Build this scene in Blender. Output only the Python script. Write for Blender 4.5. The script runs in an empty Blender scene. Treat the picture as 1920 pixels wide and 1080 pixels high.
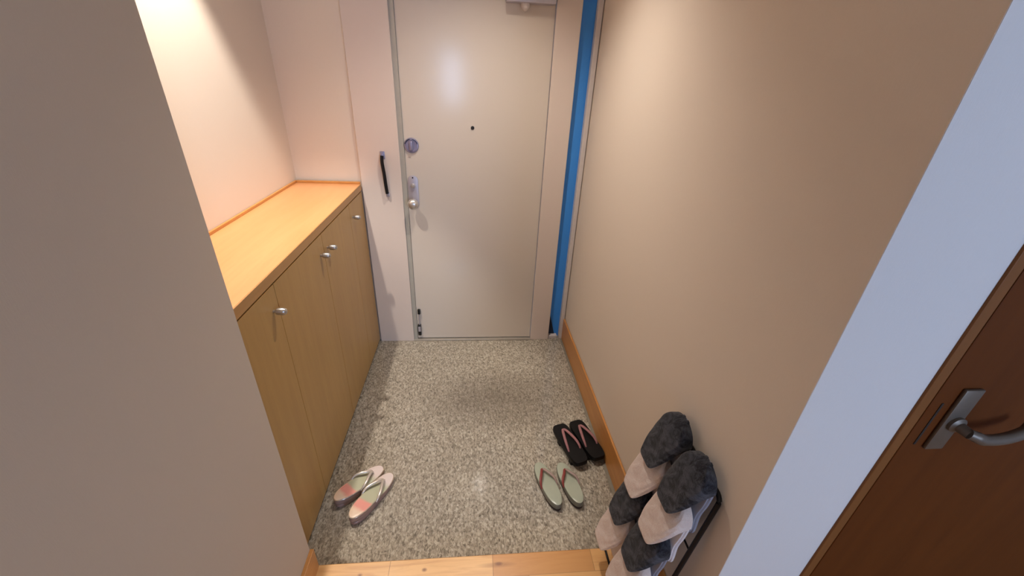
import bpy, bmesh, math, random
from mathutils import Vector, Matrix
random.seed(4)
S = bpy.context.scene
COL = S.collection
PI = math.pi

# ------------------------------------------------------------------ camera
EYE = Vector((0, 0, 1.6))
FPX, YAW, PITCH, ROLL = 759.6, math.radians(6.1502), math.radians(-27.6761), math.radians(2.9937)
fwd = Vector((math.sin(YAW)*math.cos(PITCH), math.cos(YAW)*math.cos(PITCH), math.sin(PITCH)))
rgt = Vector((math.cos(YAW), -math.sin(YAW), 0)); up = rgt.cross(fwd)
r2 = rgt*math.cos(ROLL)+up*math.sin(ROLL); u2 = -rgt*math.sin(ROLL)+up*math.cos(ROLL)
cd = bpy.data.cameras.new('camera'); cam = bpy.data.objects.new('camera', cd); COL.objects.link(cam)
cd.sensor_width = 36; cd.lens = FPX/1920*36; cd.clip_start = .02
mw = Matrix((r2, u2, -fwd)).transposed().to_4x4(); mw.translation = EYE
cam.matrix_world = mw
S.camera = cam

# ------------------------------------------------------------------ exposure, world, daylight
S.view_settings.view_transform = 'Standard'; S.view_settings.look = 'None'
S.view_settings.gamma = 1; S.view_settings.use_curve_mapping = False
S.view_settings.exposure = -0.12
W = bpy.data.worlds.new('world'); S.world = W; W.use_nodes = True
bg = W.node_tree.nodes['Background']; bg.inputs[0].default_value = (.55, .72, 1, 1); bg.inputs[1].default_value = 1.5

def lamp(name, kind, loc, energy, color, **kw):
    d = bpy.data.lights.new(name, kind); d.energy = energy; d.color = color
    for k, v in kw.items(): setattr(d, k, v)
    o = bpy.data.objects.new(name, d); COL.objects.link(o); o.location = loc
    return o
DAY = lamp('window_daylight', 'AREA', (1.72, -2.72, 1.45), 72, (.49, .67, 1.0), shape='RECTANGLE', size=.86, size_y=1.3)
DAY2 = lamp('window_daylight', 'AREA', (-.34, -2.72, 1.52), 9, (.42, .64, 1.0), shape='RECTANGLE', size=.26, size_y=.74)
DAY2.rotation_euler = DAY.rotation_euler = (math.radians(90), 0, 0)      # shines towards +y, into the hall
WARM = (1.0, .90, .80)
CANS = [((-.76, 1.50), 128, 68, .45), ((.08, 1.66), 62, 112, 1.0), ((.08, -.75), 23, 110, .8)]

# ------------------------------------------------------------------ dimensions (metres)
D = 2.286      # plane of the entrance door frame
XC = -.611     # cabinet front
XW = -.952     # niche wall
HC = 1.04      # worktop height
XR, RA = .618, .013
def xr(y): return XR + RA*(D-y)
YK = .538      # plane of the wall with the brown door
STEP = .849; WF = .06
CEIL = 2.4

# ------------------------------------------------------------------ helpers
def srgb(r, g, b):
    f = lambda c: ((c/255+.055)/1.055)**2.4 if c > 10 else c/255/12.92
    return (f(r), f(g), f(b), 1)
def tag(o, label=None, cat=None, group=None, kind=None):
    if label: o['label'] = label
    if cat: o['category'] = cat
    if group: o['group'] = group
    if kind: o['kind'] = kind
    return o
def link(name, bm, m, parent=None, smooth=False, ang=40):
    me = bpy.data.meshes.new(name)
    bmesh.ops.recalc_face_normals(bm, faces=bm.faces)
    if smooth:
        for f in bm.faces: f.smooth = True
        for e in bm.edges:
            if len(e.link_faces) == 2 and e.calc_face_angle(0) > math.radians(ang): e.smooth = False
    bm.to_mesh(me); bm.free()
    o = bpy.data.objects.new(name, me); COL.objects.link(o)
    for x in (m if isinstance(m, (list, tuple)) else [m]): me.materials.append(x)
    if parent: o.parent = parent
    return o
def empty(name, loc=(0, 0, 0), rz=0):
    o = bpy.data.objects.new(name, None); COL.objects.link(o); o.location = loc; o.rotation_euler = (0, 0, rz)
    o.empty_display_size = .05
    return o
def box(bm, lo, hi, bev=0, seg=2, mi=0):
    b = bmesh.new(); bmesh.ops.create_cube(b, size=1)
    for v in b.verts:
        for k in range(3): v.co[k] = (lo[k]+hi[k])/2 + v.co[k]*(hi[k]-lo[k])
    if bev: bmesh.ops.bevel(b, geom=b.edges[:], offset=bev, segments=seg, affect='EDGES', profile=.5)
    merge(bm, b, mi)
def merge(bm, b, mi=0):
    mp = {v: bm.verts.new(v.co) for v in b.verts}
    for f in b.faces:
        try:
            n = bm.faces.new([mp[v] for v in f.verts]); n.material_index = mi
        except ValueError: pass
    b.free()
def prism(bm, pts, z0, z1, bev=0, mi=0, axis='z', seg=2):
    """polygon pts extruded along axis; for axis y pts are (x,z); for axis x pts are (y,z)"""
    b = bmesh.new()
    def P(p, t):
        return {'z': (p[0], p[1], t), 'y': (p[0], t, p[1]), 'x': (t, p[0], p[1])}[axis]
    A = [b.verts.new(P(p, z0)) for p in pts]; B = [b.verts.new(P(p, z1)) for p in pts]
    b.faces.new(A); b.faces.new(B[::-1]); n = len(pts)
    for i in range(n): b.faces.new((A[i], A[(i+1) % n], B[(i+1) % n], B[i]))
    bmesh.ops.recalc_face_normals(b, faces=b.faces)
    if bev:
        es = [e for e in b.edges if (e.verts[0] in A) == (e.verts[1] in A)]
        bmesh.ops.bevel(b, geom=es, offset=bev, segments=seg, affect='EDGES', profile=.5)
    merge(bm, b, mi)
def frame_of(t, ref=None):
    t = t.normalized(); a = ref if ref else (Vector((0, 0, 1)) if abs(t.z) < .9 else Vector((1, 0, 0)))
    n = (a - t*a.dot(t)).normalized(); return n, t.cross(n)
def tube(bm, pts, r, seg=10, flat=1.0, ref=None, mi=0, closed=False):
    """r: radius or list; flat: ratio of the radius along the reference direction"""
    pts = [Vector(p) for p in pts]; n = len(pts); rings = []
    for i, p in enumerate(pts):
        if closed: t = pts[(i+1) % n]-pts[i-1]
        else: t = pts[min(i+1, n-1)]-pts[max(i-1, 0)]
        a, b = frame_of(t, ref); rr = r[i] if isinstance(r, (list, tuple)) else r
        rings.append([bm.verts.new(p+a*(math.sin(2*PI*k/seg)*rr*flat)+b*(math.cos(2*PI*k/seg)*rr)) for k in range(seg)])
    for i in range(n if closed else n-1):
        A, B = rings[i], rings[(i+1) % n]
        for k in range(seg): f = bm.faces.new((A[k], A[(k+1) % seg], B[(k+1) % seg], B[k])); f.material_index = mi
    if not closed:
        for R in (rings[0], rings[-1]): f = bm.faces.new(R); f.material_index = mi
def lathe(bm, prof, org, axis, seg=28, mi=0):
    """prof: (radius, distance along axis)"""
    axis = Vector(axis).normalized(); a, b = frame_of(axis); org = Vector(org); rings = []
    for r, h in prof:
        if r < 1e-6: rings.append([bm.verts.new(org+axis*h)])
        else: rings.append([bm.verts.new(org+axis*h+(a*math.cos(2*PI*k/seg)+b*math.sin(2*PI*k/seg))*r) for k in range(seg)])
    for A, B in zip(rings, rings[1:]):
        for k in range(seg):
            k2 = (k+1) % seg
            if len(A) == 1 and len(B) == 1: continue
            if len(A) == 1: f = bm.faces.new((A[0], B[k2], B[k]))
            elif len(B) == 1: f = bm.faces.new((A[k], A[k2], B[0]))
            else: f = bm.faces.new((A[k], A[k2], B[k2], B[k]))
            f.material_index = mi
    for R in (rings[0], rings[-1]):
        if len(R) > 1: f = bm.faces.new(R); f.material_index = mi
def spline(P, n=8):
    P = [Vector(p) for p in P]; out = []
    for i in range(len(P)-1):
        a, b, c, d = P[max(i-1, 0)], P[i], P[i+1], P[min(i+2, len(P)-1)]
        for k in range(n):
            t = k/n
            out.append(.5*((2*b)+(c-a)*t+(2*a-5*b+4*c-d)*t*t+(-a+3*b-3*c+d)*t**3))
    return out+[P[-1]]
def copy_tree(o, parent=None):
    c = o.copy(); COL.objects.link(c)
    if parent: c.parent = parent
    for ch in list(o.children): copy_tree(ch, c)
    return c

# ------------------------------------------------------------------ materials
class NT:
    def __init__(s, name):
        s.m = bpy.data.materials.new(name); s.m.use_nodes = True; s.t = s.m.node_tree
        s.b = s.t.nodes['Principled BSDF']
    def n(s, ty, **kw):
        x = s.t.nodes.new(ty)
        for k, v in kw.items():
            if isinstance(k, str) and hasattr(x, k) and k not in ('Scale',): setattr(x, k, v)
        return x
    def l(s, a, b): s.t.links.new(a, b)
    def tex(s, scale=(1, 1, 1), rot=(0, 0, 0), loc=(0, 0, 0), kind='Object'):
        c = s.n('ShaderNodeTexCoord'); m = s.n('ShaderNodeMapping')
        m.inputs['Scale'].default_value = scale; m.inputs['Rotation'].default_value = rot; m.inputs['Location'].default_value = loc
        s.l(c.outputs[kind], m.inputs[0]); return m.outputs[0]
    def noise(s, vec, scale, detail=4, rough=.5, dist=0):
        x = s.n('ShaderNodeTexNoise'); s.l(vec, x.inputs['Vector'])
        x.inputs['Scale'].default_value = scale; x.inputs['Detail'].default_value = detail
        x.inputs['Roughness'].default_value = rough; x.inputs['Distortion'].default_value = dist
        return x.outputs['Fac']
    def ramp(s, fac, stops, interp='LINEAR'):
        x = s.n('ShaderNodeValToRGB'); s.l(fac, x.inputs[0]); r = x.color_ramp; r.interpolation = interp
        while len(r.elements) < len(stops): r.elements.new(.5)
        for e, (p, c) in zip(r.elements, stops):
            e.position = p; e.color = c if not isinstance(c, (int, float)) else (c, c, c, 1)
        return x.outputs[0]
    def mix(s, fac, a, b, mode='MIX'):
        x = s.n('ShaderNodeMixRGB'); x.blend_type = mode
        for i, v in enumerate((fac, a, b)):
            if hasattr(v, 'links'): s.l(v, x.inputs[i])
            elif isinstance(v, (int, float)): x.inputs[i].default_value = v if i == 0 else (v, v, v, 1)
            else: x.inputs[i].default_value = v
        return x.outputs[0]
    def math(s, op, a, b=0):
        x = s.n('ShaderNodeMath'); x.operation = op
        for i, v in enumerate((a, b)):
            if hasattr(v, 'links'): s.l(v, x.inputs[i])
            else: x.inputs[i].default_value = v
        return x.outputs[0]
    def sep(s, vec):
        x = s.n('ShaderNodeSeparateXYZ'); s.l(vec, x.inputs[0]); return x.outputs
    def bump(s, h, strength=.2, dist=.001):
        x = s.n('ShaderNodeBump'); s.l(h, x.inputs['Height']); x.inputs['Strength'].default_value = strength
        x.inputs['Distance'].default_value = dist; s.l(x.outputs[0], s.b.inputs['Normal'])
    def base(s, c):
        if hasattr(c, 'links'): s.l(c, s.b.inputs['Base Color'])
        else: s.b.inputs['Base Color'].default_value = c
    def set(s, rough=.5, metal=0, spec=.5, **kw):
        s.b.inputs['Roughness'].default_value = rough; s.b.inputs['Metallic'].default_value = metal
        s.b.inputs['Specular IOR Level'].default_value = spec
        for k, v in kw.items(): s.b.inputs[k].default_value = v
def plain(name, c, rough=.5, metal=0, spec=.5, var=.06, sc=40):
    t = NT(name); v = t.tex(); f = t.noise(v, sc, 3)
    a = tuple(x*(1-var) for x in c[:3])+(1,); b = tuple(min(1, x*(1+var)) for x in c[:3])+(1,)
    t.base(t.mix(f, a, b)); t.set(rough, metal, spec); return t.m
def wallpaper(name, c):
    t = NT(name); v = t.tex()
    fine = t.noise(v, 420, 3, .7); weave = t.noise(t.tex((600, 600, 60)), 1, 2, .6); blot = t.noise(v, 1.7, 3)
    k = t.mix(.5, fine, weave)
    d = tuple(x*.93 for x in c[:3])+(1,)
    col = t.mix(k, d, c); col = t.mix(t.math('MULTIPLY', blot, .10), col, (c[0]*.86, c[1]*.82, c[2]*.8, 1))
    t.base(col); t.set(.85, 0, .2); t.bump(k, .35, .0006); return t.m
def wood(name, c1, c2, axis='z', sc=1.0, rough=.4, knots=False, spec=.5, amt=1.0):
    t = NT(name)
    st = {'x': (1.2, 14, 14), 'y': (14, 1.2, 14), 'z': (14, 14, 1.2)}[axis]
    st = tuple(k*sc for k in st)
    g = t.noise(t.tex(st), 1.6, 6, .6, .8)
    pores = t.noise(t.tex(tuple(k*9 for k in st)), 1.0, 3, .5)
    col = t.ramp(g, [(.3, c1), (.7, c2)])
    dark = tuple(x*.86 for x in c1[:3])+(1,)
    col = t.mix(t.ramp(pores, [(.45, 0), (.75, .5*amt)]), col, dark)
    t.base(col); t.set(rough, 0, spec); t.bump(pores, .08, .0005)
    return t

M = {}
M['wallpaper'] = wallpaper('cream_fabric_wallpaper', srgb(230, 218, 204))
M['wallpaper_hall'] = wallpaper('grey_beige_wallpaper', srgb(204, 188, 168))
M['wallpaper_white'] = wallpaper('white_wallpaper', srgb(226, 222, 220))
M['ceiling'] = wallpaper('ceiling_paper', srgb(232, 226, 214))
M['door_paint'] = plain('satin_beige_steel', srgb(212, 202, 190), .15, 0, .5, .015, 3)
M['frame_paint'] = plain('satin_pinkish_steel_frame', srgb(219, 205, 195), .15, 0, .4, .015, 3)
M['gasket'] = plain('grey_green_gasket', srgb(170, 166, 156), .5)
M['blue'] = plain('bright_blue_painted_metal', srgb(66, 152, 240), .4, 0, .4, .04, 6)
M['navy'] = plain('dark_navy', srgb(20, 38, 66), .6)
M['white_trim'] = plain('off_white_trim', srgb(212, 204, 200), .45)
M['steel'] = plain('brushed_satin_steel', srgb(186, 182, 192), .42, .45, .5)
M['lock_grey'] = plain('violet_grey_metal', srgb(150, 146, 170), .4, .5, .5)
M['chrome'] = plain('polished_nickel', srgb(215, 212, 208), .28, .8, .5, .01)
M['nickel'] = plain('satin_nickel', srgb(190, 188, 186), .28, .9, .5, .02)
M['dull_bronze'] = plain('dull_bronze_grey_metal', srgb(112, 102, 92), .45, .6)
M['black_metal'] = plain('black_painted_metal', srgb(14, 13, 16), .5, 0, .3)
M['black_plastic'] = plain('black_plastic', srgb(18, 18, 18), .5)
M['alu'] = plain('aluminium_sill', srgb(190, 184, 174), .3, .7)
M['dark_gap'] = plain('dark_recess', srgb(38, 28, 20), .8)
M['grey_skirt'] = plain('grey_mortar_strip', srgb(128, 122, 108), .6, var=.12, sc=60)

t = wood('honey_maple_cabinet_door', srgb(166, 128, 72), srgb(178, 140, 80), 'z', .7, .38, amt=.5); M['cab'] = t.m
t = wood('orange_maple_worktop', srgb(204, 143, 92), srgb(212, 153, 102), 'y', .7, .34, amt=.4); M['top'] = t.m
t = wood('worktop_edge_band', srgb(168, 124, 72), srgb(180, 136, 82), 'y', .7, .4, amt=.5); M['edge'] = t.m
t = wood('orange_wood_baseboard', srgb(190, 130, 70), srgb(204, 146, 82), 'y', 1, .35, amt=.6); M['base'] = t.m
t = wood('dark_brown_door_wood', srgb(88, 44, 12), srgb(100, 52, 16), 'z', .5, .6, spec=.12, amt=.5); M['brown'] = t.m
t = wood('brown_door_frame_wood', srgb(120, 74, 36), srgb(132, 84, 44), 'z', .5, .5, spec=.2, amt=.5); M['brown_frame'] = t.m

def floorboards():
    t = NT('light_oak_plank_floor'); v = t.tex(); X, Y, Z = t.sep(v)
    # boards run along x, 75 mm wide strips, joints every ~ 300-500 mm
    row = t.math('FLOOR', t.math('DIVIDE', t.math('SUBTRACT', STEP-.001, Y), .075))
    wn = t.n('ShaderNodeTexWhiteNoise'); wn.noise_dimensions = '1D'; t.l(row, wn.inputs['W'])
    xs = t.math('ADD', t.math('DIVIDE', X, .36), t.math('MULTIPLY', wn.outputs['Value'], 3.1))
    cell = t.math('FLOOR', xs); w2 = t.n('ShaderNodeTexWhiteNoise'); w2.noise_dimensions = '2D'
    cb = t.n('ShaderNodeCombineXYZ'); t.l(cell, cb.inputs[0]); t.l(row, cb.inputs[1]); t.l(cb.outputs[0], w2.inputs['Vector'])
    tone = t.ramp(w2.outputs['Value'], [(0, srgb(192, 136, 78)), (.5, srgb(212, 160, 100)), (1, srgb(222, 174, 114))])
    g = t.noise(t.tex((3, 34, 10)), 1.5, 6, .6, 1.0)
    col = t.mix(t.ramp(g, [(.42, 0), (.72, .55)]), tone, srgb(176, 116, 62))
    kn = t.n('ShaderNodeTexVoronoi'); t.l(t.tex((4.2, 12, 1), loc=(.35, .2, 0)), kn.inputs['Vector']); kn.inputs['Scale'].default_value = 1
    col = t.mix(t.ramp(kn.outputs['Distance'], [(.03, .9), (.14, 0)]), col, srgb(110, 62, 28))
    fx = t.math('FRACT', xs); e = t.math('LESS_THAN', fx, .006)
    fy = t.math('FRACT', t.math('DIVIDE', t.math('SUBTRACT', STEP-.001, Y), .075)); e2 = t.math('LESS_THAN', fy, .02)
    col = t.mix(t.math('MULTIPLY', t.math('MAXIMUM', e, e2), .6), col, srgb(120, 76, 36))
    for kx, ky, rx, ry in ((-.385, .806, .012, .007), (-.168, .811, .010, .007), (.092, .815, .016, .008), (.09, .812, .075, .011)):
        m = t.n('ShaderNodeMapping'); m.inputs['Location'].default_value = (-kx/rx, -ky/ry, 0); m.inputs['Scale'].default_value = (1/rx, 1/ry, 0)
        c = t.n('ShaderNodeTexCoord'); t.l(c.outputs['Object'], m.inputs[0]); ln = t.n('ShaderNodeVectorMath'); ln.operation = 'LENGTH'; t.l(m.outputs[0], ln.inputs[0])
        col = t.mix(t.ramp(t.math('ADD', ln.outputs['Value'], t.math('MULTIPLY', t.math('SUBTRACT', g, .5), .9)), [(.3, .85 if rx < .05 else .4), (1, 0)]), col, srgb(122, 70, 34))
    t.base(col); t.set(.33, 0, .5); t.bump(g, .05, .0005); return t.m
M['floorboards'] = floorboards()

def granite():
    t = NT('speckled_grey_granite_tiles'); v = t.tex(); X, Y, Z = t.sep(v)
    dv = t.tex((1, 1, 1), rot=(0, 0, .5))
    n1 = t.noise(t.tex((1.5, .75, 1), rot=(0, 0, .7)), 78, 5, .62, 1.2); n2 = t.noise(v, 190, 3, .6); n3 = t.noise(v, 5, 4, .6)
    vo = t.n('ShaderNodeTexVoronoi'); t.l(t.tex((1.3, .8, 1), rot=(0, 0, .6)), vo.inputs['Vector']); vo.inputs['Scale'].default_value = 118
    vs = t.sep(vo.outputs['Color'])
    a = t.ramp(n1, [(.34, srgb(92, 85, 76)), (.46, srgb(158, 149, 134)), (.60, srgb(214, 205, 188))])
    b = t.ramp(vs[0], [(0, srgb(96, 90, 82)), (.3, srgb(144, 136, 124)), (.7, srgb(186, 178, 162)), (1, srgb(216, 210, 198))])
    col = t.mix(.5, a, b)
    col = t.mix(t.ramp(n2, [(.62, 0), (.74, .7)]), col, srgb(84, 76, 66))
    # per-tile tone and fine seams, 415 mm tiles
    tx = t.math('DIVIDE', t.math('SUBTRACT', X, .004), .455); ty = t.math('DIVIDE', t.math('SUBTRACT', Y, 1.84), .415)
    w = t.n('ShaderNodeTexWhiteNoise'); w.noise_dimensions = '2D'; cb = t.n('ShaderNodeCombineXYZ')
    t.l(t.math('FLOOR', tx), cb.inputs[0]); t.l(t.math('FLOOR', ty), cb.inputs[1]); t.l(cb.outputs[0], w.inputs['Vector'])
    col = t.mix(1, col, t.ramp(w.outputs['Value'], [(0, (.78,.775,.765,1)), (1, (.84,.835,.825,1))]), 'MULTIPLY')
    s1 = t.math('LESS_THAN', t.math('FRACT', tx), .012); s2 = t.math('LESS_THAN', t.math('FRACT', ty), .013)
    col = t.mix(t.math('MULTIPLY', t.math('MAXIMUM', s1, s2), .3), col, srgb(120, 112, 100))
    # a worn, grimy patch in front of the door
    m = t.n('ShaderNodeMapping'); m.inputs['Location'].default_value = (-.14/.30, -1.71/.16, 0); m.inputs['Scale'].default_value = (1/.30, 1/.16, 1)
    c = t.n('ShaderNodeTexCoord'); t.l(c.outputs['Object'], m.inputs[0])
    ln = t.n('ShaderNodeVectorMath'); ln.operation = 'LENGTH'; t.l(m.outputs[0], ln.inputs[0])
    st = t.math('MULTIPLY', t.math('ADD', ln.outputs['Value'], t.math('MULTIPLY', t.math('SUBTRACT', n3, .5), 1.3)), .62)
    col = t.mix(t.ramp(st, [(0, .62), (.45, .42), (.9, .14), (1.0, 0)]), col, srgb(96, 86, 76))
    col = t.mix(t.math('MULTIPLY', t.ramp(n3, [(.35, 0), (.7, 1)]), .15), col, srgb(120, 112, 100))
    t.base(col); t.set(.09, 0, .5); t.bump(n1, .04, .0003); return t.m
M['granite'] = granite()

def fur(name, c1, c2):
    t = NT(name); v = t.tex(); a = t.noise(v, 30, 5, .7, 1.2); f = t.noise(v, 500, 3, .7)
    col = t.ramp(a, [(.4, c1), (.62, c2)])
    col = t.mix(t.ramp(f, [(.4, .0), (.75, .4)]), col, tuple(x*.55 for x in c1[:3])+(1,))
    t.base(col); t.set(.95, 0, .1); t.b.inputs['Sheen Weight'].default_value = .22; t.b.inputs['Sheen Roughness'].default_value = .5
    h = t.mix(.45, a, f); t.bump(h, 1, .0055); return t.m
M['fur_dark'] = fur('charcoal_blue_fleece', srgb(24, 26, 36), srgb(82, 84, 94))
M['fur_beige'] = fur('pinkish_beige_fleece', srgb(240, 220, 212), srgb(250, 236, 230))
M['sole_grey'] = plain('grey_smooth_insole', srgb(140, 142, 156), .7)
M['sole_white'] = plain('off_white_insole', srgb(222, 214, 216), .8)

def zori_top(name, stops):
    """colour bands along the sole: local x runs 0 (heel) to 1 (toe) in Generated space"""
    t = NT(name); X, Y, Z = t.sep(t.tex(kind='Generated')); n = t.noise(t.tex(), 60, 3)
    x = t.math('ADD', X, t.math('MULTIPLY', t.math('SUBTRACT', n, .5), .05))
    t.base(t.ramp(x, stops)); t.set(.32, 0, .5); return t.m
P, Sg, C_, Wh = srgb(220, 150, 138), srgb(176, 176, 150), srgb(222, 196, 172), srgb(214, 200, 196)
M['pink_zori'] = zori_top('pink_patched_sole_top', [(0, C_), (.13, C_), (.2, P), (.31, P), (.36, Sg), (.68, Sg), (.8, Wh), (1, Wh)])
M['pink_side'] = plain('dusty_rose_silver_sole_side', srgb(168, 140, 132), .35, .3)
M['silver_strap'] = plain('pale_silver_strap', srgb(206, 196, 186), .25, .45)
M['silver_edge'] = plain('pale_silver_piping', srgb(215, 205, 188), .2, .7)
M['sage_top'] = plain('sage_grey_vinyl', srgb(158, 164, 148), .22, 0, .6, .03)
M['sage_side'] = plain('sage_grey_sole_side', srgb(112, 110, 98), .4)
M['dark_sole'] = plain('dark_brown_outsole', srgb(46, 32, 30), .5)
M['wine_strap'] = plain('wine_red_strap', srgb(124, 52, 48), .45)
M['greyrose_strap'] = plain('greyish_rose_strap', srgb(146, 124, 116), .45)
M['geta_black'] = plain('black_lacquer_geta', srgb(9, 8, 9), .5, 0, .25)
M['pink_strap'] = plain('faded_pink_strap', srgb(146, 100, 102), .8)
def emis(name, c, s):
    t = NT(name); t.base(c); t.b.inputs['Emission Color'].default_value = c; t.b.inputs['Emission Strength'].default_value = s; return t.m
M['bulb'] = emis('glowing_bulb', (1, .88, .74, 1), 160)
M['can_white'] = plain('white_can_trim', srgb(235, 232, 225), .4)
t = NT('window_glass'); g = t.t.nodes; out = g['Material Output']
tr = t.n('ShaderNodeBsdfTransparent'); gl = t.n('ShaderNodeBsdfGlossy'); gl.inputs['Roughness'].default_value = .02
fr = t.n('ShaderNodeFresnel'); mx = t.n('ShaderNodeMixShader'); t.l(fr.outputs[0], mx.inputs[0]); t.l(tr.outputs[0], mx.inputs[1]); t.l(gl.outputs[0], mx.inputs[2]); t.l(mx.outputs[0], out.inputs['Surface'])
M['glass'] = t.m

# ------------------------------------------------------------------ the setting
def struct(name, bm, m, parent=None, **k):
    o = link(name, bm, m, parent, **k)
    if not parent: o['kind'] = 'structure'
    return o
def sbox(name, lo, hi, m, bev=0, parent=None):
    bm = bmesh.new(); box(bm, lo, hi, bev); return struct(name, bm, m, parent)

sbox('floor', (-.97, STEP-.012, -.05), (.75, 2.34, 0), M['granite'])                      # entry tiles
o = sbox('floor_hall', (-.60, -2.6, -.05), (2.5, STEP, WF), M['floorboards'], .003); o.name = 'floor.001'
# left: niche wall, hall wall that ends at the step
sbox('wall_left', (XW-.08, .845, 0), (XW, 2.45, CEIL+.09), M['wallpaper'])
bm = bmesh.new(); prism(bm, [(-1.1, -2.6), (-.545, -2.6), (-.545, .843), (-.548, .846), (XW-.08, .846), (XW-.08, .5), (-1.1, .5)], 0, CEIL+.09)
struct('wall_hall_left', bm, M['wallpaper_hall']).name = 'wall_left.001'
sbox('wall_back', (XW-.08, D+.006, 0), (-.60, D+.12, CEIL+.09), M['wallpaper'])
sbox('wall_back.001', (-.60, D+.004, 2.02), (.70, D+.12, CEIL+.09), M['wallpaper'])       # above the door
# right wall of the entry, slightly splayed
bm = bmesh.new(); prism(bm, [(xr(D+.12), D+.12), (xr(YK), YK), (.80, YK), (.80, D+.12)], 0, CEIL+.09)
struct('wall_right', bm, M['wallpaper'])
# wall facing the camera beside the entry, with the brown door in it
bm = bmesh.new()
xa = xr(YK)+.0006
box(bm, (xa, YK-.0008, 0), (.879, YK, CEIL+.09)); box(bm, (1.78, YK-.0008, 0), (2.5, YK+.1, CEIL+.09)); box(bm, (.879, YK-.0008, 2.09), (1.78, YK+.1, CEIL+.09))
struct('wall_front', bm, M['wallpaper_white'])
sbox('wall_side', (2.5, -2.75, 0), (2.6, YK+.1, CEIL+.09), M['wallpaper_white'])
bm = bmesh.new(); HOLES = [(-.50, -.18, 1.12, 1.92), (1.27, 2.17, .8, 2.1)]; xs = -1.1
for a, b_, z0, z1 in HOLES:
    box(bm, (xs, -2.7, 0), (a, -2.6, CEIL+.09)); box(bm, (a, -2.7, 0), (b_, -2.6, z0)); box(bm, (a, -2.7, z1), (b_, -2.6, CEIL+.09)); xs = b_
box(bm, (xs, -2.7, 0), (2.5, -2.6, CEIL+.09)); struct('wall_rear', bm, M['wallpaper_white'])
# windows behind the camera
for i, (a, b_, z0, z1) in enumerate(HOLES):
    w = empty('window_%d' % (i+1), ((a+b_)/2, -2.65, z0)); w['kind'] = 'structure'
    hw, hh = (b_-a)/2, z1-z0; bm = bmesh.new()
    for lo, hi in (((-hw, -.03, 0), (-hw+.03, .05, hh)), ((hw-.03, -.03, 0), (hw, .05, hh)), ((-hw+.03, -.03, 0), (hw-.03, .05, .03)), ((-hw+.03, -.03, hh-.03), (hw-.03, .05, hh))): box(bm, lo, hi, .003)
    link('window_frame', bm, M['white_trim'], w)
    bm = bmesh.new(); box(bm, (-hw+.029, -.003, .029), (hw-.029, .003, hh-.029)); link('pane', bm, M['glass'], w)

# baseboards
bm = bmesh.new(); th = .011
prism(bm, [(xr(D)-.001, D-.002), (xr(YK)-.001, YK), (xr(YK)-th, YK), (xr(D)-th, D-.002)], .002, .16, .002)
struct('baseboard_right', bm, M['base'])
bm = bmesh.new(); box(bm, (-.546, -2.6, WF-.002), (-.532, .846, .16), .002); struct('baseboard_left', bm, M['base'])
bm = bmesh.new(); prism(bm, [(xr(D)-th, D-.01), (xr(STEP)-th, STEP+.001), (xr(STEP)-th-.016, STEP+.001), (xr(D)-th-.010, D-.01)], .0, .003)
struct('trim_1', bm, M['grey_skirt'])

# entrance door with frame
bm = bmesh.new()
box(bm, (-.607, D-.014, 0), (-.392, D+.1, 2.1), .003)            # left post
box(bm, (.388, D-.012, 0), (.512, D+.10, 2.1), .003)             # right post
box(bm, (-.392, D-.010, 2.0), (.388, D+.1, 2.1), .003)
fr_ = struct('trim_2', bm, M['frame_paint'])
bm = bmesh.new(); box(bm, (-.393, D-.004, .0), (-.368, D+.03, 2.0), .002); 
struct('gasket', bm, M['gasket'], fr_)
bm = bmesh.new(); box(bm, (-.392, D-.018, 0), (.388, D+.02, .010), .002); struct('sill', bm, M['alu'], fr_)
# blue recess and white end strip
bm = bmesh.new(); box(bm, (.505, D+.035, .0), (.70, D+.06, 2.1)); bl = struct('trim_3', bm, M['blue'])
bm = bmesh.new(); prism(bm, [(.513, .02), (.513, .20), (.560, .02)], D+.028, D+.034, axis='y'); struct('navy_wedge', bm, M['navy'], bl)  # thin dark navy triangle at the bottom left of the blue strip
bm = bmesh.new(); box(bm, (.512, D+.0, 0), (.575, D+.034, .022), .002); struct('sill', bm, M['white_trim'], bl)
bm = bmesh.new(); box(bm, (.588, D-.004, 0), (.614, D+.034, 2.1), .003); struct('trim_4', bm, M['white_trim'])

YL = D+.004
bm = bmesh.new(); box(bm, (-.368, YL, .014), (.386, D+.045, 1.995), .0025)
door = struct('door_1', bm, M['door_paint'])
def dpart(name, bm, m, smooth=True, parent=None): return link(name, bm, m, parent or door, smooth)
# peephole
bm = bmesh.new(); lathe(bm, [(.009, 0), (.009, .003), (.006, .004), (0, .003)], (-.006, YL, 1.345), (0, -1, 0)); dpart('peephole', bm, M['black_plastic'])
# thumb-turn lock
bm = bmesh.new(); lathe(bm, [(.039, 0), (.039, .004), (.036, .009), (.030, .010), (.029, .006), (0, .006)], (-.329, YL, 1.246), (0, -1, 0), 36); lk = dpart('thumb_turn_lock', bm, M['lock_grey'])
bm = bmesh.new(); box(bm, (-.338, YL-.024, 1.222), (-.320, YL-.005, 1.270), .005, 3); link('thumb_turn', bm, M['lock_grey'], lk, True)
bm = bmesh.new()
for a0, a1 in ((15, 80), (100, 165)):
    tube(bm, [(-.329+.033*math.cos(math.radians(a)), YL-.0105, 1.246+.033*math.sin(math.radians(a))) for a in range(a0, a1+1, 8)], .0022, 6)
link('lock_slot', bm, M['navy'], lk, True)
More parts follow.
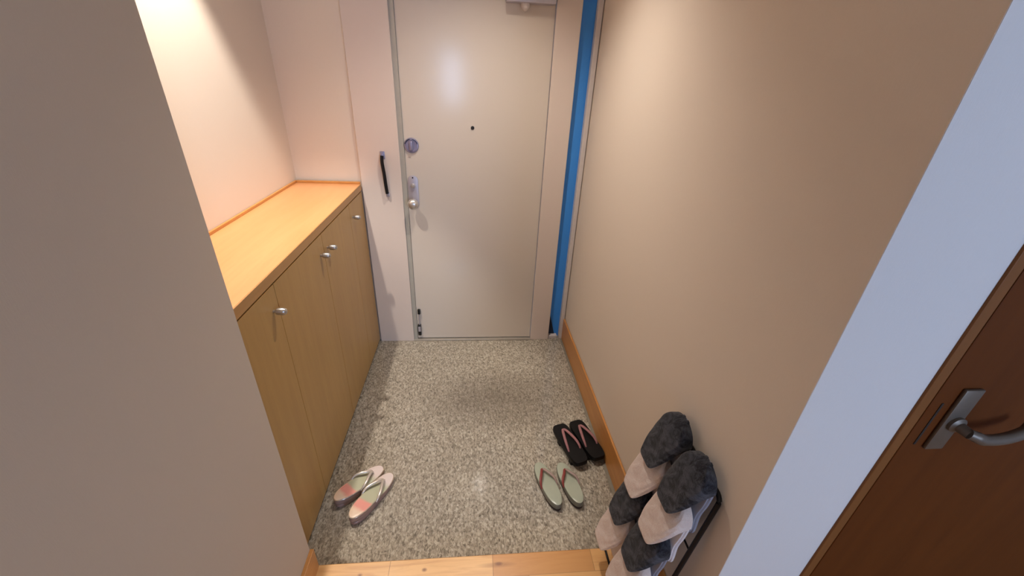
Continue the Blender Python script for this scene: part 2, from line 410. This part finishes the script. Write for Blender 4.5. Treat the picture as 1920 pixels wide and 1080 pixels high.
# escutcheon plate with door knob
pts = [(-.333+.028*math.cos(a), 1.062+.028*math.sin(a)) for a in [PI*k/12 for k in range(13)]]+[(-.333+.028*math.cos(a), .938+.028*math.sin(a)) for a in [PI+PI*k/12 for k in range(13)]]
bm = bmesh.new(); prism(bm, pts, YL-.008, YL, .002, axis='y'); plate = dpart('lock_plate', bm, M['steel'])
bm = bmesh.new(); lathe(bm, [(.012, 0), (.012, .010), (.009, .014), (0, .015)], (-.333, YL-.008, 1.035), (0, -1, 0)); link('key_cylinder', bm, M['chrome'], plate, True)
bm = bmesh.new(); lathe(bm, [(.004, 0), (.004, .001), (0, .0012)], (-.333, YL-.008, 1.078), (0, -1, 0), 12); link('screw', bm, M['black_metal'], plate, True)
bm = bmesh.new(); lathe(bm, [(.014, 0), (.012, .018), (.012, .028), (.024, .036), (.029, .046), (.029, .056), (.022, .067), (.009, .072), (0, .0725)], (-.333, YL-.008, .944), (0, -1, 0)); dpart('door_knob', bm, M['chrome'])
# drop-down door stop at the foot
st = dpart('door_stop', (lambda b: (box(b, (-.362, YL-.018, .042), (-.342, YL-.001, .125), .004), b)[1])(bmesh.new()), M['black_plastic'])
bm = bmesh.new(); tube(bm, [(-.351, YL-.010, .11), (-.349, YL-.010, .23)], .0035, 8); link('rod', bm, M['steel'], st, True)
bm = bmesh.new(); box(bm, (-.358, YL-.018, .205), (-.340, YL-.001, .240), .004); link('bracket', bm, M['black_plastic'], st, True)
bm = bmesh.new(); box(bm, (-.360, YL-.0195, .075), (-.344, YL-.0175, .112), .001); link('scratched_plate', bm, M['steel'], st)
# door closer
cl = dpart('door_closer', (lambda b: (box(b, (.145, YL-.055, 1.897), (.378, YL-.0005, 1.96), .006), b)[1])(bmesh.new()), M['steel'])
bm = bmesh.new(); lathe(bm, [(.020, 0), (.020, .012), (.014, .022), (.005, .030), (0, .031)], (.238, YL-.020, 1.898), (0, 0, -1)); link('closer_cap', bm, M['white_trim'], cl, True)
# door guard on the left post
gd = tag(empty('door_guard', (-.479, D-.014, 1.1)), 'dark swinging door guard arm hanging on the beige post left of the entrance door', 'door guard')
bm = bmesh.new(); box(bm, (-.013, -.008, .075), (.011, 0, .115), .003); box(bm, (-.008, -.022, .083), (.006, -.006, .108), .003); link('hinge_bracket', bm, M['lock_grey'], gd, True)
bm = bmesh.new(); tube(bm, spline([(-.001, -.018, .095), (-.003, -.021, .06), (.002, -.020, 0), (.005, -.020, -.06), (.008, -.018, -.105)], 5), .011, 10, .8); link('guard_arm', bm, M['black_metal'], gd, True)
bm = bmesh.new(); box(bm, (.000, -.014, -.125), (.018, 0, -.100), .003); link('catch_bracket', bm, M['steel'], gd, True)

# brown room door
dx0 = .879
bm = bmesh.new(); box(bm, (dx0, YK-.006, WF), (dx0+.024, YK+.1, 2.09), .002); box(bm, (1.75, YK-.006, WF), (1.78, YK+.1, 2.09), .002); box(bm, (dx0+.024, YK-.006, 2.06), (1.75, YK+.1, 2.09), .002)
struct('trim_5', bm, M['brown_frame'])
bm = bmesh.new(); box(bm, (dx0+.029, YK-.004, WF+.006), (1.748, YK+.034, 2.055), .002); d2 = struct('door_2', bm, M['brown'])
yd = YK-.004
bm = bmesh.new(); box(bm, (.932, yd-.0015, .945), (.937, yd+.001, 1.06), .0005); link('latch_slot', bm, M['dark_gap'], d2)
bm = bmesh.new(); box(bm, (.957, yd-.008, .935), (1.000, yd, 1.098), .003); pl = link('handle_plate', bm, M['dull_bronze'], d2, True)
bm = bmesh.new(); lathe(bm, [(.018, 0), (.018, .006), (.011, .010), (.010, .030), (0, .032)], (.984, yd-.008, 1.010), (0, -1, 0)); link('handle_rose', bm, M['dull_bronze'], pl, True)
bm = bmesh.new(); tube(bm, spline([(.980, yd-.036, 1.012), (.992, yd-.041, 1.009), (1.015, yd-.043, 1.001), (1.06, yd-.042, 1.002), (1.10, yd-.038, 1.012), (1.118, yd-.032, 1.024)], 6), [.0095]*6+[.0105]*19+[.010]*6, 12, 1.15, Vector((0, 0, 1))); link('lever', bm, M['dull_bronze'], d2, True)

# ------------------------------------------------------------------ lamps of the place
for i, ((x, y), e, ang_, bl_) in enumerate(CANS):
    can = tag(empty('downlight', (x, y, CEIL)), ['recessed warm downlight above the shoe cabinet', 'recessed warm downlight over the middle of the tiled entry', 'recessed warm downlight over the wooden hall floor'][i], 'ceiling light')
    bm = bmesh.new()
    lathe(bm, [(.052, .085), (.050, .0), (.064, -.004), (.064, .004), (.056, .004), (.056, .086)], (0, 0, 0), (0, 0, 1), 32)
    link('can', bm, M['can_white'], can, True)
    bm = bmesh.new(); lathe(bm, [(0, .045), (.022, .050), (.028, .062), (.022, .078), (.012, .084), (0, .084)], (0, 0, 0), (0, 0, 1), 20); link('bulb', bm, M['bulb'], can, True)
    l = lamp('downlight_beam', 'SPOT', (x, y, CEIL-.006), e, WARM, spot_size=math.radians(ang_), spot_blend=bl_, shadow_soft_size=.022)

# ceiling sheet pierced for the cans
def pierced(name, x0, x1, y0, y1, z, holes, r, m):
    bm = bmesh.new(); ys = sorted(set([y0, y1]+[h[1]-.1 for h in holes]+[h[1]+.1 for h in holes]))
    for a, b in zip(ys, ys[1:]):
        hs = sorted([h for h in holes if a-1e-6 <= h[1]-.1 and h[1]+.1 <= b+1e-6]); xs = x0
        for h in hs:
            box(bm, (xs, a, z), (h[0]-.1, b, z+.01))
            n = 32; sq = []; ci = []
            for k in range(n):
                t = 2*PI*(k+.5)/n; c, s = math.cos(t), math.sin(t); f = .1/max(abs(c), abs(s))
                sq.append(bm.verts.new((h[0]+c*f, h[1]+s*f, z))); ci.append(bm.verts.new((h[0]+c*r, h[1]+s*r, z)))
            for k in range(n): bm.faces.new((sq[k], sq[(k+1) % n], ci[(k+1) % n], ci[k]))
            xs = h[0]+.1
        box(bm, (xs, a, z), (x1, b, z+.01))
    return struct(name, bm, m)
HL = [(x, y) for (x, y), *_ in CANS]
# the niche and entry cans overlap in y: split the sheet at x = -.4
pierced('ceiling', -1.1, -.4, -2.7, 2.45, CEIL, HL[:1], .056, M['ceiling'])
pierced('ceiling', -.4, 2.6, -2.7, 2.45, CEIL, HL[1:], .056, M['ceiling'])

# ------------------------------------------------------------------ shoe cabinet and worktop
cab = tag(empty('shoe_cabinet', (-.78, 1.56, 0)), 'long honey-coloured wooden shoe cabinet with small silver knobs along the left wall', 'cabinet')
def cbox(name, lo, hi, m, bev=0, parent=None, smooth=False):
    bm = bmesh.new(); o_ = Vector((-.78, 1.56, 0)) if parent is None else Vector()
    box(bm, tuple(Vector(lo)-o_), tuple(Vector(hi)-o_), bev); return link(name, bm, m, parent or cab, smooth)
cbox('carcass', (XW+.001, .852, .02), (XC-.020, 2.278, HC-.036), M['edge'])
cbox('plinth', (XW+.001, .852, 0), (XC-.03, 2.278, .02), M['dark_gap'])
seams = [.852, 1.160, 1.600, 2.006, 2.268]
knobs = [1.122, 1.556, 1.642, 2.045]
for i in range(4):
    d_ = cbox('door', (XC-.0185, seams[i]+.0012, .024), (XC, seams[i+1]-.0012, HC-.041), M['cab'], .0012)
    bm = bmesh.new(); lathe(bm, [(.005, 0), (.005, .007), (.010, .010), (.0115, .018), (.0115, .030), (.0085, .037), (.003, .040), (0, .040)], Vector((XC, knobs[i], .925))-Vector((-.78, 1.56, 0)), (1, 0, 0), 20)
    link('knob', bm, M['nickel'], d_, True)
wt = tag(empty('cabinet_worktop', (-.78, 1.56, HC-.034)), 'orange wood worktop lying on top of the long shoe cabinet', 'worktop')
off = Vector((-.78, 1.56, HC-.034))
def wbox(name, lo, hi, m, bev=0):
    bm = bmesh.new(); box(bm, tuple(Vector(lo)-off), tuple(Vector(hi)-off), bev); return link(name, bm, m, wt)
wbox('board', (XW+.001, .852, HC-.034), (XC-.001, 2.268, HC), M['top'], .0015)
wbox('front_edge', (XC-.0012, .852, HC-.034), (XC+.002, 2.268, HC-.0006), M['edge'], .0008)
wbox('back_moulding', (XW+.001, .852, HC), (XW+.011, 2.268, HC+.012), M['base'], .002)
wbox('end_moulding', (XW+.011, 2.262, HC), (XC, 2.274, HC+.012), M['base'], .002)

# ------------------------------------------------------------------ sandals
def sole_outline(L, W, n=44, squareness=2.3, waist=.06, toe=1.0):
    pts = []
    for k in range(n):
        a = 2*PI*k/n; c, s = math.cos(a), math.sin(a)
        x = L/2*math.copysign(abs(c)**(2/squareness), c); w_ = W/2*(1-waist*math.exp(-((x/L+.08)/.18)**2))*(1+.05*x/L)
        w_ *= toe if x > 0 else 1
        pts.append((x, w_*math.copysign(abs(s)**(2/squareness), s)))
    return pts
def slab(bm, pts, zb, zt, mi_side=0, mi_top=0, inset=.003):
    """slab with an edge roll; zb, zt: functions of x; the rim is rounded over"""
    cx = sum(p[0] for p in pts)/len(pts)
    rings = []
    for s, dz in ((1-inset*14, 0), (1, .2), (1.0, .8), (1-inset*10, 1.0)):
        rings.append([bm.verts.new((p[0]*s, p[1]*s, zb(p[0])+(zt(p[0])-zb(p[0]))*dz)) for p in pts])
    n = len(pts)
    for A, B in zip(rings, rings[1:]):
        for k in range(n): bm.faces.new((A[k], A[(k+1) % n], B[(k+1) % n], B[k])).material_index = mi_side
    f = bm.faces.new(rings[-1]); f.material_index = mi_top
    bm.faces.new(rings[0]).material_index = mi_side
def zori(name, toe, heel, W, style, label, cat, group):
    toe, heel = Vector((*toe, 0)), Vector((*heel, 0)); L = (toe-heel).length; mid = (toe+heel)/2
    root = tag(empty(name, (mid.x, mid.y, 0), math.atan2((toe-heel).y, (toe-heel).x)), label, cat, group)
    if style == 'pink':
        pts = sole_outline(L, W, squareness=2.25, waist=.10); H0, H1 = .048, .018
        zt = lambda x: H1+(H0-H1)*min(1, max(0, .62-x/L))**1.2; zb = lambda x: 0
        m_side, m_top, m_str = M['pink_side'], M['pink_zori'], [M['silver_strap'], M['silver_strap']]; sw, arch = .0058, .026
    elif style == 'sage':
        pts = sole_outline(L, W, squareness=2.25, waist=.08); H0, H1 = .040, .020
        zt = lambda x: H1+(H0-H1)*min(1, max(0, .62-x/L))**1.2; zb = lambda x: 0
        m_side, m_top, m_str = M['sage_side'], M['sage_top'], [M['wine_strap'], M['greyrose_strap']]; sw, arch = .0055, .024
    else:
        pts = sole_outline(L, W, squareness=4.6, waist=.02); zt = lambda x: .048; zb = lambda x: .024
        m_side, m_top, m_str = M['geta_black'], M['geta_black'], [M['pink_strap'], M['pink_strap']]; sw, arch = .0062, .020
    if style == 'black':
        bm = bmesh.new(); slab(bm, pts, zb, zt); link('sole', bm, m_side, root, True)
        for x0 in (.17, -.30):
            bm = bmesh.new(); box(bm, (L*x0-.012, -W*.44, 0), (L*x0+.012, W*.44, .027), .002); link('tooth', bm, m_side, root)
    else:
        zm = lambda x: zt(x)*.30
        bm = bmesh.new(); slab(bm, [(p[0]*.985, p[1]*.96) for p in pts], lambda x: 0, zm); link('outsole', bm, M['dark_sole'] if style == 'sage' else M['pink_side'], root, True)
        bm = bmesh.new(); slab(bm, pts, zm, lambda x: zt(x)-.004); link('sole', bm, m_side, root, True)
        bm = bmesh.new(); slab(bm, [(p[0]*.97, p[1]*.95) for p in pts], lambda x: zt(x)-.005, zt); link('footbed', bm, m_top, root, True)
        if style == 'pink':
            bm = bmesh.new(); tube(bm, [(p[0]*.985, p[1]*.975, zt(p[0])-.003) for p in pts], .0022, 6, closed=True); link('silver_piping', bm, M['silver_edge'], root, True)
    # thong: two straps from a toe hole to the flanks, arched over the foot
    tx = L*.5-.052 if style != 'black' else L*.5-.048
    zT = zt(tx)
    for s, m in ((1, m_str[0]), (-1, m_str[1])):
        ex = -L*.08 if style != 'black' else -L*.19
        ye = W*.47*s if style != 'black' else W*.36*s
        ze = zt(ex)-(.006 if style != 'black' else .002)
        q = spline([(tx, 0, zT-.002), (tx-.004, .003*s, zT+.013), (tx-.028, ye*.42, zT+arch*.85), (tx*.35+ex*.65, ye*.86, zT+arch*.8), (ex+.012, ye*1.0, ze+.010), (ex, ye, ze)], 6)
        bm = bmesh.new(); n = len(q); rad = [sw*(.75+.35*math.sin(PI*min(1, k/n*1.15))) for k in range(n)]
        tube(bm, q, rad, 10, .7); link('strap', bm, m, root, True)
    bm = bmesh.new(); tube(bm, [(tx, 0, zT-.003), (tx-.001, 0, zT+.008), (tx-.003, 0, zT+.015)], .0035, 8); link('toe_post', bm, m_str[0], root, True)
    return root
G1, G2, G3 = 'pair of pink patched zori sandals', 'pair of sage grey zori sandals', 'pair of black geta sandals'
zori('zori_sandal', (-.403, 1.278), (-.560, 1.103), .078, 'pink', 'silver-edged zori sandal with orange-pink heel patch, the one beside the shoe cabinet', 'sandal', G1)
zori('zori_sandal', (-.357, 1.242), (-.476, 1.022), .078, 'pink', 'silver-edged zori sandal with pink heel patch, the nearer one lying toward the room', 'sandal', G1)
zori('zori_sandal', (.297, 1.268), (.356, 1.036), .076, 'sage', 'sage grey zori sandal with wine red strap, left one, toe on open tiles', 'sandal', G2)
zori('zori_sandal', (.402, 1.262), (.447, 1.040), .076, 'sage', 'sage grey zori sandal with wine red strap, right one, toe touching the black geta', 'sandal', G2)
zori('geta_sandal', (.430, 1.468), (.500, 1.232), .084, 'black', 'black geta sandal with pink strap, left one, beside the sage sandals', 'sandal', G3)
zori('geta_sandal', (.5185, 1.490), (.588, 1.256), .084, 'black', 'black geta sandal with pink strap, right one, close to the baseboard', 'sandal', G3)

# ------------------------------------------------------------------ slipper rack with eight slippers
RX0, RX1 = .560, .6285      # x of the leaning frame at the floor and at the top
RY0, RY1 = .612, .868
rack = tag(empty('slipper_rack', (.55, .747, WF)), 'black wire slipper rack leaning by the right wall at the edge of the wood floor', 'slipper rack')
ro = Vector((.55, .747, WF))
def rt(name, pts, r, m=None, closed=False):
    bm = bmesh.new(); tube(bm, [Vector(p)-ro for p in pts], r, 10, closed=closed); return link(name, bm, m or M['black_metal'], rack, True)
def xl(z): return RX0+(RX1-RX0)*(z-.07)/.6
def rc(pts, rr=.025):
    pts = [Vector(p) for p in pts]; out = [pts[0]]
    for a, b, c in zip(pts, pts[1:], pts[2:]):
        p0 = b+(a-b).normalized()*rr; p1 = b+(c-b).normalized()*rr
        for k in range(7):
            t_ = k/6; out.append(p0*(1-t_)**2+b*2*t_*(1-t_)+p1*t_**2)
    return out+[pts[-1]]
RT = .672
rt('back_frame', rc([(xl(.07), RY0, .067), (xl(RT), RY0, RT), (xl(RT), RY1, RT), (xl(.07), RY1, .067)]), .0065)
rt('base_frame', rc([(xl(.07), RY0, .067), (.487, RY0, .067), (.487, RY1, .067), (xl(.07), RY1, .067)], .02), .004)
for z in (.20, .44): rt('cross_bar', [(xl(z)+.004, RY0, z), (xl(z)+.004, RY1, z)], .003)
ym = (RY0+RY1)/2

def make_slipper(dark):
    Ls, Ws = .250, .116
    root = empty('slipper')
    def outl(x):       # half width along the length; x from 0 (toe) to Ls (heel)
        u = x/Ls; toe = 1-max(0, 1-u/.30)**3.4; heel = 1-max(0, (u-.80)/.20)**2.4
        return Ws/2*(max(toe, 0)**.6)*(max(heel, 0)**.55)*(1-.13*math.exp(-((u-.62)/.16)**2))
    xs = [Ls*(.5-.5*math.cos(PI*k/26)) for k in range(27)]
    up_ = [(x, outl(x)) for x in xs]; poly = up_+[(x, -w_) for x, w_ in up_[-2:0:-1]]
    def sl(name, z0, z1, s, m):
        bm = bmesh.new(); cx = Ls/2; A = []
        for sc_, z in ((s*.95, z0), (s, z0+(z1-z0)*.25), (s, z0+(z1-z0)*.75), (s*.95, z1)):
            A.append([bm.verts.new((-(cx+(x-cx)*sc_), w_*sc_, z)) for x, w_ in poly])
        n = len(poly)
        for a, b in zip(A, A[1:]):
            for k in range(n): bm.faces.new((a[k], a[(k+1) % n], b[(k+1) % n], b[k]))
        bm.faces.new(A[0]); bm.faces.new(A[-1]); return link(name, bm, m, root, True)
    sl('outsole', 0, .010, 1, M['sole_grey'] if dark else M['sole_white'])
    sl('footbed', .010, .017, .97, M['sole_grey'] if dark else M['sole_white'])
    # fleece upper: a closed shell, outer dome plus inner dome joined at the mouth rim
    LU = .176; nu, nv = 28, 40
    def surf(u, v, off):
        a = PI*v; sx = math.sin(a)
        hf = abs(sx)**.42
        x = -.004+(.056+(LU-.056)*hf**1.7)*u
        full = max(.0, 1-(1-min(1, u*2.6))**2.4)**.5
        w_ = max(.004, outl(max(x, .0015))+.005-off); h = (.030+.050*u**1.1)*full+.004-off
        w_ *= 1 if u > .02 else .5
        cx_ = abs(math.cos(a))**.5*math.copysign(1, math.cos(a))*(1-.06*hf**3)
        nz = .0018*math.sin(13*u+9*v)*math.sin(17*v+5*u)
        return Vector((-(x-off*(.6 if u < .2 else 0)*-1) , w_*cx_, .004+max(.002, h+nz)*hf))
    bm = bmesh.new(); G = []
    for off in (0, .009):
        G.append([[bm.verts.new(surf(u/nu, v/nv, off)) for v in range(nv+1)] for u in range(nu+1)])
    for g in G:
        for i in range(nu):
            for k in range(nv): bm.faces.new((g[i][k], g[i][k+1], g[i+1][k+1], g[i+1][k]))
    # rounded rim between outer and inner mouth
    A, B = G[0][nu], G[1][nu]
    R = [bm.verts.new((A[k].co+B[k].co)/2+Vector((-.005, 0, 0))) for k in range(nv+1)]
    for k in range(nv):
        bm.faces.new((A[k], A[k+1], R[k+1], R[k])); bm.faces.new((R[k], R[k+1], B[k+1], B[k]))
    for k in (0, nv):
        for i in range(nu): bm.faces.new((G[0][i][k], G[0][i+1][k], G[1][i+1][k], G[1][i][k]))
    link('upper', bm, M['fur_dark'] if dark else M['fur_beige'], root, True, 80)
    return root
protos = {True: make_slipper(True), False: make_slipper(False)}; used = {True: False, False: False}
ORD = {0: 'topmost', 1: 'second from top', 2: 'third from top', 3: 'lowest'}
for col_, cy, side in ((0, .808, 'far column toward the entrance door'), (1, .674, 'near column toward the brown door')):
    for r in range(4):
        dark = r % 2 == 0
        o = protos[dark] if not used[dark] else copy_tree(protos[dark]); used[dark] = True
        top_z = .738+.010*(1-col_)-.136*r; bx = .616-.0285*r
        # local -x is the heel direction, local z points away from the sole
        lean = math.radians(4.0)
        ax = Vector((math.sin(lean), 0, math.cos(lean))); zz = Vector((-math.cos(lean), 0, math.sin(lean))); yy = zz.cross(ax)
        mt = Matrix((ax, yy, zz)).transposed().to_4x4(); mt.translation = Vector((bx, cy, top_z))
        o.matrix_world = mt
        tag(o, ('charcoal' if dark else 'pinkish beige')+' fleece slipper, '+ORD[r]+' in the '+side, 'slipper', 'fleece slippers in the black rack')
        o.name = 'slipper'
